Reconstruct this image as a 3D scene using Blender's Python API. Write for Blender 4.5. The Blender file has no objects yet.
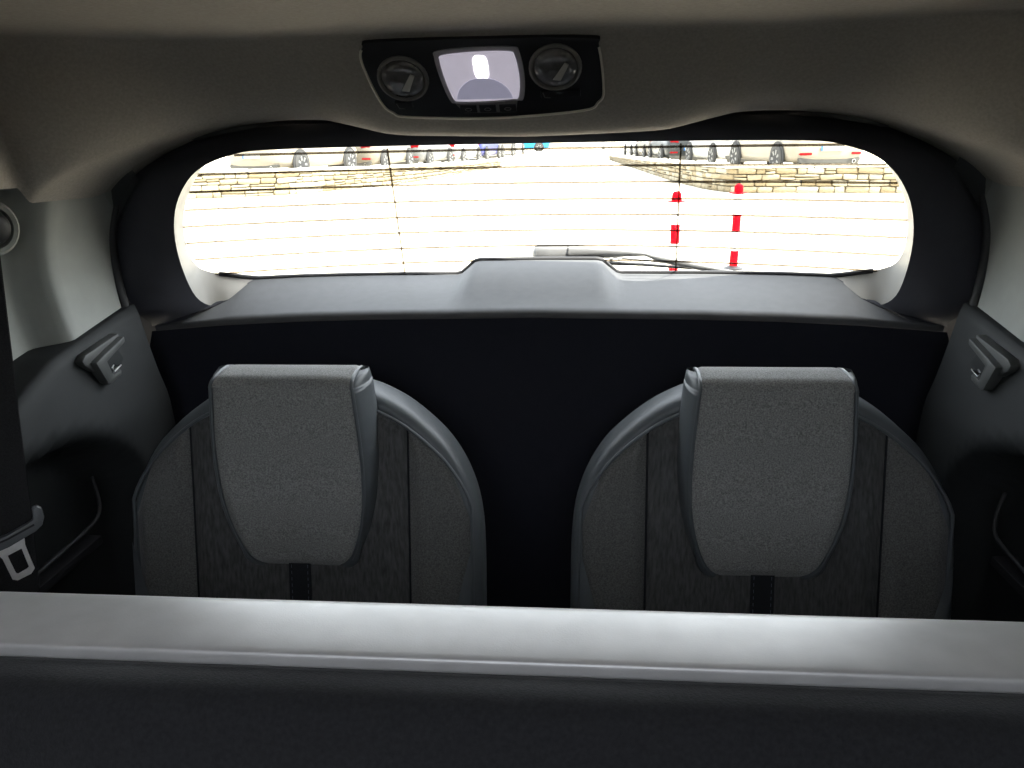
import bpy, bmesh, math, random
from math import sin, cos, tan, pi, radians, hypot, sqrt, atan2
from mathutils import Vector, Matrix
random.seed(7)
sc = bpy.context.scene
COL = sc.collection
H = 1.35                      # eye height; cabin heights below are given relative to it

# ------------------------------------------------------------------ camera
cam_d = bpy.data.cameras.new('camera'); cam = bpy.data.objects.new('camera', cam_d); COL.objects.link(cam)
cam_d.sensor_fit = 'HORIZONTAL'; cam_d.sensor_width = 36.0; cam_d.lens = 36.0 * 770 / 1024
cam_d.clip_start = 0.02; cam_d.clip_end = 600
yaw, pitch, roll = radians(4.77), radians(18.0), radians(-1.084)
wv = Vector((-sin(yaw) * cos(pitch), cos(yaw) * cos(pitch), -sin(pitch)))
rv = Vector((cos(yaw), sin(yaw), 0)); uv = rv.cross(wv)
r2 = rv * cos(roll) + uv * sin(roll); u2 = uv * cos(roll) - rv * sin(roll)
m3 = Matrix((r2, u2, -wv)).transposed()
cam.matrix_world = Matrix.Translation((0.068, 0, H)) @ m3.to_4x4()
sc.camera = cam

# ------------------------------------------------------------------ world, sun, exposure
world = bpy.data.worlds.new('sky'); sc.world = world; world.use_nodes = True
nt = world.node_tree; nt.nodes.clear()
sky = nt.nodes.new('ShaderNodeTexSky'); sky.sky_type = 'NISHITA'; sky.sun_disc = False
sky.sun_elevation = radians(64); sky.sun_rotation = radians(80); sky.air_density = 1.0; sky.dust_density = 1.5
bg = nt.nodes.new('ShaderNodeBackground'); bg.inputs['Strength'].default_value = 0.30
wo = nt.nodes.new('ShaderNodeOutputWorld')
hs_ = nt.nodes.new('ShaderNodeHueSaturation'); hs_.inputs['Saturation'].default_value = 0.27
nt.links.new(sky.outputs[0], hs_.inputs['Color']); nt.links.new(hs_.outputs[0], bg.inputs[0]); nt.links.new(bg.outputs[0], wo.inputs[0])
sun_d = bpy.data.lights.new('sun', 'SUN'); sun_d.energy = 4.0; sun_d.angle = radians(0.6); sun_d.color = (1, 0.95, 0.87)
sun = bpy.data.objects.new('sun', sun_d); COL.objects.link(sun)
sun.rotation_euler = Vector((-0.40, 0.23, -0.88)).to_track_quat('-Z', 'Y').to_euler(); sun.location = (-5, -10, 20)
sc.view_settings.view_transform = 'Standard'; sc.view_settings.look = 'None'
sc.view_settings.gamma = 1.0; sc.view_settings.use_curve_mapping = False
sc.view_settings.exposure = 2.6
sc.cycles.max_bounces = 10; sc.cycles.diffuse_bounces = 6; sc.cycles.transparent_max_bounces = 16
sc.cycles.sample_clamp_indirect = 6.0

# ------------------------------------------------------------------ materials
MATS = {}
def mat(name, col, rough=0.6, metal=0.0, var=0.0, scale=40.0, bump=0.0, bscale=None, spec=0.5, emit=None, estr=0.0, sheen=0.0, stretch=None):
    if name in MATS: return MATS[name]
    m = bpy.data.materials.new(name); m.use_nodes = True; n = m.node_tree; b = n.nodes['Principled BSDF']
    b.inputs['Base Color'].default_value = (*col, 1); b.inputs['Roughness'].default_value = rough
    b.inputs['Metallic'].default_value = metal; b.inputs['Specular IOR Level'].default_value = spec
    if sheen: b.inputs['Sheen Weight'].default_value = sheen
    if emit: b.inputs['Emission Color'].default_value = (*emit, 1); b.inputs['Emission Strength'].default_value = estr
    if var or bump:
        tc = n.nodes.new('ShaderNodeTexCoord'); mp = n.nodes.new('ShaderNodeMapping')
        n.links.new(tc.outputs['Object'], mp.inputs[0])
        if stretch: mp.inputs['Scale'].default_value = stretch
    if var:
        nz = n.nodes.new('ShaderNodeTexNoise'); nz.inputs['Scale'].default_value = scale; nz.inputs['Detail'].default_value = 6
        n.links.new(mp.outputs[0], nz.inputs['Vector'])
        cr = n.nodes.new('ShaderNodeValToRGB'); e = cr.color_ramp.elements
        e[0].position = 0.3; e[1].position = 0.7
        e[0].color = (*[c * (1 - var) for c in col], 1); e[1].color = (*[min(1, c * (1 + var)) for c in col], 1)
        n.links.new(nz.outputs['Fac'], cr.inputs[0]); n.links.new(cr.outputs[0], b.inputs['Base Color'])
    if bump:
        nb = n.nodes.new('ShaderNodeTexNoise'); nb.inputs['Scale'].default_value = bscale or scale; nb.inputs['Detail'].default_value = 4
        n.links.new(mp.outputs[0], nb.inputs['Vector'])
        bp = n.nodes.new('ShaderNodeBump'); bp.inputs['Strength'].default_value = bump; bp.inputs['Distance'].default_value = 0.001
        n.links.new(nb.outputs['Fac'], bp.inputs['Height']); n.links.new(bp.outputs[0], b.inputs['Normal'])
    MATS[name] = m; return m
def glass_mat(name, tint, refl=0.04):
    m = bpy.data.materials.new(name); m.use_nodes = True; n = m.node_tree; n.nodes.clear()
    tr = n.nodes.new('ShaderNodeBsdfTransparent'); tr.inputs[0].default_value = (*tint, 1)
    gl = n.nodes.new('ShaderNodeBsdfGlossy'); gl.inputs['Roughness'].default_value = 0.02
    mx = n.nodes.new('ShaderNodeMixShader'); o = n.nodes.new('ShaderNodeOutputMaterial')
    mx.inputs[0].default_value = refl; n.links.new(tr.outputs[0], mx.inputs[1]); n.links.new(gl.outputs[0], mx.inputs[2]); n.links.new(mx.outputs[0], o.inputs[0])
    MATS[name] = m; return m
M_head = mat('headliner_fabric', (0.33, 0.305, 0.275), 0.95, var=0.10, scale=260, bump=0.25, bscale=700, spec=0.1)
M_pillar = mat('pillar_plastic', (0.27, 0.277, 0.26), 0.6, var=0.05, scale=30, bump=0.12, bscale=900, spec=0.3)
M_ring = mat('tailgate_charcoal_trim', (0.042, 0.043, 0.052), 0.7, var=0.06, scale=30, bump=0.15, bscale=900, spec=0.25)
M_reveal = mat('window_reveal_plastic', (0.27, 0.26, 0.24), 0.55, var=0.03, scale=20, spec=0.3)
M_shelf = mat('belt_trim_grey', (0.070, 0.0725, 0.0765), 0.65, var=0.06, scale=60, bump=0.15, bscale=900, spec=0.35)
M_lower = mat('tailgate_lower_dark', (0.018, 0.019, 0.027), 0.8, var=0.05, spec=0.2)
M_side = mat('quarter_panel_plastic', (0.020, 0.022, 0.023), 0.65, var=0.05, scale=30, bump=0.12, bscale=900, spec=0.22)
M_hook = mat('hook_plastic', (0.055, 0.058, 0.057), 0.5, var=0.05)
M_black = mat('black_plastic', (0.012, 0.012, 0.014), 0.55, var=0.05, spec=0.35)
M_rubber = mat('black_rubber', (0.025, 0.025, 0.027), 0.6, var=0.05, spec=0.3)
M_leather = mat('grey_leatherette', (0.085, 0.095, 0.102), 0.45, var=0.05, scale=60, bump=0.15, bscale=500, spec=0.45)
M_fabric = mat('melange_fabric', (0.215, 0.215, 0.208), 0.95, var=0.45, scale=520, bump=0.6, bscale=900, spec=0.1, sheen=0.25)
M_bolster = mat('side_panel_fabric', (0.115, 0.115, 0.112), 0.95, var=0.4, scale=480, bump=0.6, bscale=900, spec=0.1, sheen=0.2)
M_rib = mat('ribbed_fabric', (0.075, 0.076, 0.076), 0.95, var=0.35, scale=260, bump=0.5, bscale=500, spec=0.1, sheen=0.12, stretch=(1, 1, 0.06))
M_strap = mat('black_strap', (0.016, 0.017, 0.02), 0.8, var=0.05, spec=0.2)
M_thread = mat('blue_grey_thread', (0.12, 0.15, 0.20), 0.8, var=0.05)
M_rail = mat('rail_satin_silver', (0.46, 0.45, 0.442), 0.40, metal=0.35, var=0.06, scale=35, bump=0.10, bscale=700, spec=0.5)
M_seat2 = mat('charcoal_woven_fabric', (0.014, 0.014, 0.0152), 0.9, var=0.25, scale=300, bump=0.5, bscale=600, spec=0.15, sheen=0.1)
M_web = mat('black_webbing', (0.014, 0.014, 0.015), 0.85, var=0.3, scale=600, bump=0.4, spec=0.15)
M_tongue = mat('brushed_steel', (0.80, 0.78, 0.76), 0.35, metal=0.55, var=0.08, scale=120)
M_stop = mat('belt_stop_plastic', (0.085, 0.09, 0.095), 0.45, var=0.05)
M_panel = mat('lamp_panel_black', (0.010, 0.010, 0.013), 0.4, var=0.05)
M_bezel = mat('lamp_bezel_satin', (0.16, 0.155, 0.15), 0.35, var=0.05)
M_bez2 = mat('lamp_bezel_translucent', (0.42, 0.40, 0.43), 0.25, var=0.05)
M_lens = mat('glowing_lamp_lens', (0.75, 0.70, 0.78), 0.25, var=0.04, scale=40, emit=(0.86, 0.80, 0.95), estr=0.07)  # weak emission gives the lens its brightness
M_oval = mat('lens_bright_oval', (0.9, 0.9, 0.9), 0.3, var=0.02, emit=(1, 0.98, 1), estr=0.6)
M_spot = mat('clear_spot_lens', (0.13, 0.125, 0.13), 0.10, var=0.5, scale=45, spec=1.0)
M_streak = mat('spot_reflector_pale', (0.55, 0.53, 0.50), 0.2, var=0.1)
M_rim2 = mat('panel_rim_satin', (0.65, 0.61, 0.54), 0.35, var=0.05)
M_floor = mat('boot_carpet', (0.015, 0.015, 0.017), 0.95, var=0.3, scale=200)
M_paint = mat('own_car_paint', (0.05, 0.05, 0.055), 0.35, var=0.03)
M_wire = mat('heating_wire', (0.30, 0.25, 0.20), 0.6, var=0.05)
M_wiper = mat('wiper_plastic', (0.15, 0.15, 0.152), 0.5, var=0.05)
M_wiper2 = mat('wiper_blade_rubber', (0.012, 0.012, 0.013), 0.6, var=0.05)
M_pale = mat('pale_grey', (0.55, 0.56, 0.56), 0.5, var=0.03)
G_rear = glass_mat('rear_glass', (0.88, 0.90, 0.87)); G_side = glass_mat('side_glass', (0.025, 0.028, 0.026)); G_front = glass_mat('front_glass', (0.03, 0.031, 0.03)); G_wire = glass_mat('heating_wire_film', (0.36, 0.335, 0.30), 0.02); G_roof = glass_mat('added_roof_glass', (0.70, 0.70, 0.69))

# ------------------------------------------------------------------ helpers
def finish(name, me, m, parent=None, smooth=True):
    o = bpy.data.objects.new(name, me); COL.objects.link(o)
    if m: me.materials.append(m)
    if smooth:
        for p in me.polygons: p.use_smooth = True
    if parent is not None:
        o.parent = parent; o.matrix_parent_inverse = parent.matrix_basis.inverted()
    return o
def mesh(name, vs, fs, m, parent=None, smooth=True, dz=H):
    me = bpy.data.meshes.new(name); me.from_pydata([(v[0], v[1], v[2] + dz) for v in vs], [], fs); me.update()
    bm = bmesh.new(); bm.from_mesh(me); bmesh.ops.recalc_face_normals(bm, faces=bm.faces); bm.to_mesh(me); bm.free()
    return finish(name, me, m, parent, smooth)
def grid(name, rows, m, parent=None, smooth=True, dz=H, close=False, thick=0.0, sub=0):
    nr, nc = len(rows), len(rows[0]); vs = [p for r in rows for p in r]; fs = []
    for i in range(nr - 1):
        for j in range(nc - 1 + (1 if close else 0)):
            k = (j + 1) % nc; fs.append((i * nc + j, i * nc + k, (i + 1) * nc + k, (i + 1) * nc + j))
    o = mesh(name, vs, fs, m, parent, smooth, dz)
    if thick: md = o.modifiers.new('thickness', 'SOLIDIFY'); md.thickness = thick; md.offset = 0
    if sub: md = o.modifiers.new('smooth', 'SUBSURF'); md.levels = sub; md.render_levels = sub
    return o
def prism(name, pts, axis_o, ex, ey, ez, depth, m, parent=None, bev=0.002, seg=2, smooth=True, dz=H):
    """outline pts (u,v) in plane ex/ey at axis_o, extruded by depth along ez"""
    bm = bmesh.new(); O = Vector(axis_o) + Vector((0, 0, dz)); ex, ey, ez = Vector(ex), Vector(ey), Vector(ez)
    a = [bm.verts.new(O + ex * u + ey * v) for u, v in pts]; b = [bm.verts.new(O + ex * u + ey * v + ez * depth) for u, v in pts]
    n = len(pts); bm.faces.new(a[::-1]); bm.faces.new(b)
    for i in range(n): bm.faces.new((a[i], a[(i + 1) % n], b[(i + 1) % n], b[i]))
    bmesh.ops.recalc_face_normals(bm, faces=bm.faces)
    if bev:
        es = [e for e in bm.edges if len(e.link_faces) == 2 and e.calc_face_angle(0) > 0.6]
        bmesh.ops.bevel(bm, geom=es, offset=bev, segments=seg, profile=0.6, affect='EDGES', clamp_overlap=True)
    me = bpy.data.meshes.new(name); bm.to_mesh(me); bm.free()
    o = finish(name, me, m, parent, False)
    if smooth:
        for p in me.polygons: p.use_smooth = True
        sharp(me, 0.7)
    return o
def sharp(me, ang):
    bm = bmesh.new(); bm.from_mesh(me)
    for e in bm.edges: e.smooth = not (len(e.link_faces) == 2 and e.calc_face_angle(0) > ang)
    bm.to_mesh(me); bm.free()
def box(name, lo, hi, m, parent=None, bev=0.004, dz=H, seg=2):
    x0, y0, z0 = lo; x1, y1, z1 = hi
    return prism(name, [(0, 0), (x1 - x0, 0), (x1 - x0, y1 - y0), (0, y1 - y0)], lo, (1, 0, 0), (0, 1, 0), (0, 0, 1), z1 - z0, m, parent, bev, seg, dz=dz)
def tube(name, pts, r, m, parent=None, seg=8, dz=H, closed=False, radii=None):
    P = [Vector(p) for p in pts]; n = len(P); rows = []
    up = Vector((0, 0, 1)); prev = None
    for i in range(n):
        t = (P[(i + 1) % n] - P[i - 1]) if (closed or 0 < i < n - 1) else (P[1] - P[0] if i == 0 else P[-1] - P[-2])
        t.normalize(); a = prev if prev else (up if abs(t.z) < 0.9 else Vector((1, 0, 0)))
        a = (a - t * a.dot(t)).normalized(); prev = a; b = t.cross(a); rr = radii[i] if radii else r
        rows.append([tuple(P[i] + (a * cos(2 * pi * k / seg) + b * sin(2 * pi * k / seg)) * rr) for k in range(seg)])
    vs = [p for r_ in rows for p in r_]; fs = []
    for i in range(n - (0 if closed else 1)):
        for k in range(seg):
            j = (i + 1) % n; k2 = (k + 1) % seg; fs.append((i * seg + k, i * seg + k2, j * seg + k2, j * seg + k))
    if not closed: fs.append(tuple(range(seg))[::-1]); fs.append(tuple((n - 1) * seg + k for k in range(seg)))
    return mesh(name, vs, fs, m, parent, True, dz)
def lathe(name, prof, axis_o, ez, m, parent=None, seg=28, dz=H):
    """prof: (radius, height) along ez"""
    ez = Vector(ez).normalized(); a = Vector((1, 0, 0)) if abs(ez.x) < 0.9 else Vector((0, 1, 0)); ex = (a - ez * a.dot(ez)).normalized(); ey = ez.cross(ex)
    O = Vector(axis_o); vs = []; fs = []
    for r, h in prof:
        for k in range(seg): vs.append(tuple(O + ez * h + (ex * cos(2 * pi * k / seg) + ey * sin(2 * pi * k / seg)) * r))
    for i in range(len(prof) - 1):
        for k in range(seg): k2 = (k + 1) % seg; fs.append((i * seg + k, i * seg + k2, (i + 1) * seg + k2, (i + 1) * seg + k))
    if prof[0][0] > 1e-6: fs.append(tuple(range(seg)))
    if prof[-1][0] > 1e-6: fs.append(tuple((len(prof) - 1) * seg + k for k in range(seg)))
    o = mesh(name, vs, fs, m, parent, True, dz); sharp(o.data, 0.8); return o
def thing(name, label, cat, loc=(0, 0, 0), group=None, kind=None):
    o = bpy.data.objects.new(name, None); COL.objects.link(o); o.location = loc; o.empty_display_size = 0.1
    tag(o, label, cat, group, kind); return o
def tag(o, label=None, cat=None, group=None, kind=None):
    if label: o['label'] = label
    if cat: o['category'] = cat
    if group: o['group'] = group
    if kind: o['kind'] = kind
    return o
def itp(tab, x):
    if x <= tab[0][0]: return tab[0][1]
    for (a, b), (c, d) in zip(tab, tab[1:]):
        if x <= c:
            return b + (d - b) * (x - a) / (c - a)
    return tab[-1][1]
def sitp(tab, x):       # smooth (Catmull-Rom) table lookup
    if x <= tab[0][0]: return tab[0][1]
    if x >= tab[-1][0]: return tab[-1][1]
    for i in range(len(tab) - 1):
        x0, y0 = tab[i]; x1, y1 = tab[i + 1]
        if x <= x1:
            def sl(j):
                if j <= 0: return (tab[1][1] - tab[0][1]) / (tab[1][0] - tab[0][0])
                if j >= len(tab) - 1: return (tab[-1][1] - tab[-2][1]) / (tab[-1][0] - tab[-2][0])
                return (tab[j + 1][1] - tab[j - 1][1]) / (tab[j + 1][0] - tab[j - 1][0])
            h = x1 - x0; t = (x - x0) / h; m0, m1 = sl(i) * h, sl(i + 1) * h
            return (2*t**3 - 3*t*t + 1) * y0 + (t**3 - 2*t*t + t) * m0 + (-2*t**3 + 3*t*t) * y1 + (t**3 - t*t) * m1
def ss(a, b, x):
    t = max(0, min(1, (x - a) / (b - a))); return t * t * (3 - 2 * t)
def spline(pts, n=8, closed=False):
    P = [Vector(p) for p in pts]; out = []; N = len(P)
    for i in range(N if closed else N - 1):
        p0 = P[(i - 1) % N] if (closed or i > 0) else P[0]; p1 = P[i]; p2 = P[(i + 1) % N]; p3 = P[(i + 2) % N] if (closed or i + 2 < N) else P[-1]
        for k in range(n):
            t = k / n
            out.append(0.5 * ((2 * p1) + (p2 - p0) * t + (2 * p0 - 5 * p1 + 4 * p2 - p3) * t * t + (3 * p1 - p0 - 3 * p2 + p3) * t ** 3))
    if not closed: out.append(P[-1])
    return out

# ================================================================== CABIN SHELL
YG = lambda x, z: 1.31 + (-0.02 - z) * 0.83 - 0.42 * x * x      # rear glass: raked and bowed
def frange(a, b, n): return [a + (b - a) * i / (n - 1) for i in range(n)]

# ---- headliner
ZL = [(0, -.004), (.16, .0), (.205, .003), (.24, .011), (.275, .019), (.305, .025), (.36, .027), (.42, .023), (.49, .010), (.53, -.004), (.58, -.024), (.63, -.05), (.69, -.10)]
def head_z(x, y):
    ax = abs(x); zl = sitp(ZL, ax)
    kx = ss(.42, .645, ax); ye = 1.175 - .16 * kx; y0_ = 1.02 - .08 * kx; t = (y - y0_) / (ye - y0_)
    if t <= 0: S = 0
    elif t >= 1: S = 1 + (y - ye) * .12
    else:
        a, b = 0.14, 0.50; sl = 1 / (1 - a / 2 - b / 2)
        if t < a: S = sl * t * t / (2 * a)
        elif t < 1 - b: S = sl * (t - a / 2)
        else: S = 1 - sl * (1 - t) ** 2 / (2 * b)
    z = .124 + (zl - .124) * S
    c = .124 - .18 * max(0, (ax - .636) / .028) ** 2.0
    k = 0.012
    h = max(0, min(1, 0.5 + 0.5 * (c - z) / k))
    return c * (1 - h) + z * h - k * h * (1 - h)
xs = sorted(set([round(v, 4) for v in frange(-.55, .55, 78)] + [s * round(v, 4) for s in (-1, 1) for v in frange(.555, .664, 22)]))
ys = frange(-2.3, .90, 12) + frange(.95, 1.23, 48)
ceil_root = bpy.data.objects.new('ceiling', None); COL.objects.link(ceil_root); tag(ceil_root, 'taupe grey fabric headliner dropping to a rear header', None, kind='structure')
hl = grid('headliner', [[(x, y, head_z(x, y)) for x in xs] for y in ys], M_head, ceil_root)
bm = bmesh.new(); bm.from_mesh(hl.data)      # opening for an added, unseen glass roof that lights the second row
bmesh.ops.delete(bm, geom=[f for f in bm.faces if abs(f.calc_center_median().x) < .44 and -1.3 < f.calc_center_median().y < .15], context='FACES')
bm.to_mesh(hl.data); bm.free()
for lo, hi in (((-.80, -2.6, .165), (.80, -1.3, .20)), ((-.80, .22, .165), (.80, 1.32, .20)), ((-.80, -1.3, .165), (-.44, .22, .20)), ((.44, -1.3, .165), (.80, .22, .20))): box('roof_panel', lo, hi, M_paint, ceil_root, 0)
mesh('roof_pane', [(-.46, -1.32, .185), (.46, -1.32, .185), (.46, .24, .185), (-.46, .24, .185)], [(0, 1, 2, 3)], G_roof, ceil_root)

# ---- tailgate opening outline (right half, x,z at y 1.21), bottom to top
OUT = [(.638, -1.0), (.640, -.62), (.646, -.428), (.658, -.378), (.671, -.312), (.682, -.235), (.681, -.160), (.668, -.110), (.645, -.066), (.612, -.036), (.560, -.008), (.487, .010), (.357, .020), (.18, .022), (0, .022)]
XO = [(-1.0, .638), (-.62, .640), (-.428, .646), (-.378, .658), (-.312, .671), (-.235, .682), (-.160, .681), (-.110, .668), (-.066, .645), (-.036, .612), (-.008, .580), (.03, .55), (.06, .54)]
xO = lambda z: sitp(XO, z)

def side_wall(s, nm):
    root = bpy.data.objects.new(nm, None); COL.objects.link(root)
    tag(root, ('left' if s < 0 else 'right') + ' side of the cabin with pale pillar trim over a dark quarter panel', None, kind='structure')
    # upper pillar trim with a recess towards the front
    rows = []
    XP = [(-1.0, .600), (-.16, .681), (-.11, .670), (-.066, .655), (-.03, .645), (.02, .64)]
    for z in frange(-.005, -.34, 26):
        row = []
        for y in frange(1.222, 1.08, 9) + [1.066, 1.058, 1.052, 1.046, 1.040, 1.034, 1.026, 1.01, .97, .92, .87]:
            kb = ss(1.215, 1.14, y); x = xO(z) * (1 - kb) + (max(xO(z), itp(XP, z)) if z > -.2 else xO(z)) * kb + .03 * (1.21 - y) / .2 * ss(-.34, -.1, z) * .5
            x += .050 * ss(1.064, 1.028, y) * ss(-.02, -.065, z)
            row.append((s * x, y, z))
        rows.append(row)
    grid('pillar_trim', rows, M_pillar, root)
    # lower quarter panel, a little proud, its top edge a fine ledge
    zs = lambda y: itp([(.5, -.47), (.80, -.365), (.924, -.315), (.99, -.293), (1.10, -.277), (1.23, -.258)], y)
    rows = []; yy = frange(1.218, .50, 48)
    for k in range(46):
        row = []
        for y in yy:
            t0 = zs(y)
            if k == 0: z, off = t0 - .002, .07
            elif k == 1: z, off = t0 + .0005, -.006
            elif k == 2: z, off = t0 - .0012, -.0115
            else: z, off = t0 - .0015 - (k - 2) / 43 * (t0 + .98), -.014
            rr = (abs((y - .90) / .21)) ** 2.6 + (abs((z + .66) / .25)) ** 2.6
            off += .075 * (1 - ss(.80, 1.12, rr)) if z > -.95 else 0
            off += .003 * (1.21 - y) / .2 * ss(-.5, -.3, z)
            row.append((s * (xO(z) + off), y, z))
        rows.append(row)
    grid('quarter_panel', rows, M_side, root)
    # shopping hook: bent bar with an open triangle and a small pale L-shaped mark
    X = s * .664; ex = (0, 1, 0); ey = (0, 0, 1); ez = (-s, 0, 0)
    fl = 1
    P = lambda pts: pts
    prism('hook_bracket', [(1.030, -.306), (1.040, -.299), (1.130, -.288), (1.128, -.300), (1.072, -.318), (1.060, -.330), (1.052, -.328), (1.034, -.314)], (X, 0, 0), ex, ey, ez, .016, M_hook, root, .003, dz=H)
    prism('hook', [(1.046, -.313), (1.060, -.309), (1.128, -.292), (1.128, -.302), (1.074, -.319), (1.083, -.343), (1.106, -.340), (1.104, -.349), (1.074, -.355), (1.066, -.351)], (X - s * .008, 0, 0), ex, ey, ez, .018, M_hook, root, .0035, dz=H)
    prism('hook_back', [(1.076, -.320), (1.122, -.308), (1.135, -.332), (1.108, -.345), (1.085, -.344)], (X - s * .002, 0, 0), ex, ey, ez, .012, M_side, root, .002, dz=H)
    prism('hook_pale_mark', [(1.083, -.336), (1.104, -.332), (1.104, -.3335), (1.085, -.3385), (1.079, -.330), (1.086, -.327), (1.086, -.3285), (1.081, -.3305)], (X - s * .0262, 0, 0), ex, ey, ez, .0012, M_pale, root, 0, dz=H)
    # storage tray in the recess
    tray = box('storage_tray', (min(s * .665, s * .73), .80, -.60), (max(s * .665, s * .73), 1.02, -.585), M_black, root, .004)
    tube('tray_rim', [tuple(p) for p in spline([(s * .665, .80, -.565), (s * .665, .98, -.56), (s * .668, 1.03, -.545), (s * .685, 1.05, -.50)], 6)], .003, M_rubber, root)
    # seal round the tailgate opening
    sp = spline([(x * s, 1.207, z) for x, z in OUT[1:12]], 6); ns = len(sp)
    tube('opening_seal', [tuple(p) for p in sp], .008, M_rubber, root, 10, radii=[.008 - .0065 * ss(.35, 1, i / ns) for i in range(ns)])
    # outer skin with door and quarter windows
    a, b = sorted((s * .765, s * .795))
    pieces = [((a, -2.6, -1.0), (b, 1.35, -.34)), ((a, -2.6, .07), (b, 1.35, .18)), ((a, -2.6, -.34), (b, -2.45, .07)), ((a, -1.12, -.34), (b, -.95, .07)), ((a, 0.02, -.34), (b, .14, .07)), ((a, .66, -.34), (b, 1.35, .07))]
    for lo, hi in pieces: box('body_side', lo, hi, M_paint, root, 0)
    for y0, y1 in ((-2.45, -1.12), (-.95, .02), (.14, .66)):
        mesh('side_pane', [(s * .78, y0, -.34), (s * .78, y1, -.34), (s * .78, y1, .07), (s * .78, y0, .07)], [(0, 1, 2, 3)], G_side if y0 > -1 else G_front, root)
    a, b = sorted((s * .64, s * .765))
    box('window_ledge', (a, -2.5, -1.0), (b, .52, -.34), M_side, root, .02)
    box('roof_rail', (min(s * .66, s * .77), -2.5, .06), (max(s * .66, s * .77), 1.0, .12), M_head, root, .01)
    return root
wl = side_wall(-1, 'wall_left'); wr = side_wall(1, 'wall_right')

# ---- front end of the cabin (behind the viewer)
wf = bpy.data.objects.new('wall_front', None); COL.objects.link(wf); tag(wf, 'dark dashboard bulkhead under the windscreen', kind='structure')
box('bulkhead', (-.80, -2.75, -1.0), (.80, -2.6, -.25), M_black, wf, .02)
mesh('windscreen', [(-.78, -2.65, -.25), (.78, -2.65, -.25), (.72, -2.3, .165), (-.72, -2.3, .165)], [(0, 1, 2, 3)], G_front, wf)
fl = box('floor', (-.80, -2.7, -1.04), (.80, 1.58, -1.0), M_floor, None, 0); tag(fl, 'black carpeted load floor', kind='structure')

# ================================================================== TAILGATE
tg = bpy.data.objects.new('door_1', None); COL.objects.link(tg); tg.location = (0, 1.3, H - 1); tag(tg, 'dark tailgate with pale window surround and grey ledge', kind='structure')
bpy.context.view_layer.update()
YR = lambda x, z: YG(x, z) - .07
# matched loops (x,z): glass edge, surround edge, mid ring, outer ring
GL = [(.525, -.247), (.556, -.238), (.584, -.228), (.600, -.213), (.599, -.180), (.583, -.132), (.560, -.092), (.532, -.058), (.500, -.030), (.455, -.006), (.40, .002), (.2, .004), (0, .004)]
VL = [(.525, -.249, 1.372), (.555, -.276, 1.328), (.580, -.285, 1.317), (.595, -.264, 1.291), (.590, -.212, 1.250), (.576, -.155, 1.212), (.553, -.105, 1.182), (.522, -.0655, 1.163), (.489, -.040, 1.156), (.445, -.0235, 1.162), (.392, -.0165, 1.178), (.2, -.0145, 1.222), (0, -.0145, 1.240)]
RL = [(.62, -.304, 1.292), (.674, -.313, 1.279), (.672, -.306, 1.268), (.676, -.278, 1.235), (.683, -.235, 1.222), (.684, -.175, 1.22), (.671, -.115, 1.22), (.648, -.068, 1.22), (.615, -.036, 1.22), (.560, -.006, 1.22), (.487, .012, 1.22), (.25, .022, 1.22), (0, .022, 1.22)]
def full(half):      # right half then mirrored left half, from right end over the top to left end
    r = spline(half, 4); return [tuple(p) for p in r] + [(-p.x, p.y, p.z) for p in reversed(r[:-1])]
g3 = [(x, YG(x, z), z) for x, z in GL]; v3 = [(x, y, z) for x, z, y in VL]; r3 = [(x, y, z) for x, z, y in RL]
gF, vF, rF = full(g3), full(v3), full(r3)
def lerp3(a, b, t, push=0): return tuple(a[i] + (b[i] - a[i]) * t + (push if i == 1 else 0) for i in range(3))
# surround (pale): glass edge to ring edge, softly rounded at the fold
grid('window_surround', [gF] + [[lerp3(a, b, t) for a, b in zip(gF, vF)] for t in (.33, .66, .9)] + [vF], M_reveal, tg)
# ring (charcoal)
n = len(vF)
grid('trim_ring', [vF] + [[lerp3(a, b, t, -.014 * sin(pi * t) * (1 if 5 < i < n - 6 else .35)) for i, (a, b) in enumerate(zip(vF, rF))] for t in (.06, .15, .3, .5, .7, .85, .95)] + [rF], M_ring, tg)
# belt ledge
ZF = [(0, -.285), (.28, -.289), (.41, -.293), (.55, -.301), (.674, -.312)]
def rear_edge(x):
    ax = abs(x)
    if ax <= .525:
        z = itp([(0, -.231), (.112, -.231), (.122, -.2335), (.150, -.258), (.160, -.2605), (.23, -.259), (.45, -.250), (.525, -.248)], ax); return YG(x, z) - .006, z
    return itp([(.525, 1.366), (.555, 1.326), (.58, 1.313), (.62, 1.295), (.674, 1.2805)], ax), itp([(.525, -.2495), (.555, -.277), (.58, -.288), (.62, -.304), (.674, -.3125)], ax)
xsh = sorted(set(frange(-.674, .674, 90) + [s * v for s in (-1, 1) for v in (.104, .112, .117, .122, .129, .136, .143, .150, .155, .160, .525, .54, .555)]))
rows = []
for t in [0, .015, .04, .1, .2, .3, .4, .5, .6, .7, .8, .9, 1]:
    row = []
    for x in xsh:
        yr_, zr_ = rear_edge(x); zf = itp(ZF, abs(x)); yf = 1.28 - .012 * cos(min(1, abs(x) / .67) * pi / 2)
        base_r = zr_ if abs(x) > .16 else -.2605
        z = zf + (base_r - zf) * t + (zr_ - base_r) * ss(.0, 1.0, t) * 1.0
        y = yf + (yr_ - yf) * t
        if t == 0: z -= .010; y += .002
        elif t == .015: z -= .004
        row.append((x, y, z))
    rows.append(row)
grid('belt_ledge', rows, M_shelf, tg)
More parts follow.
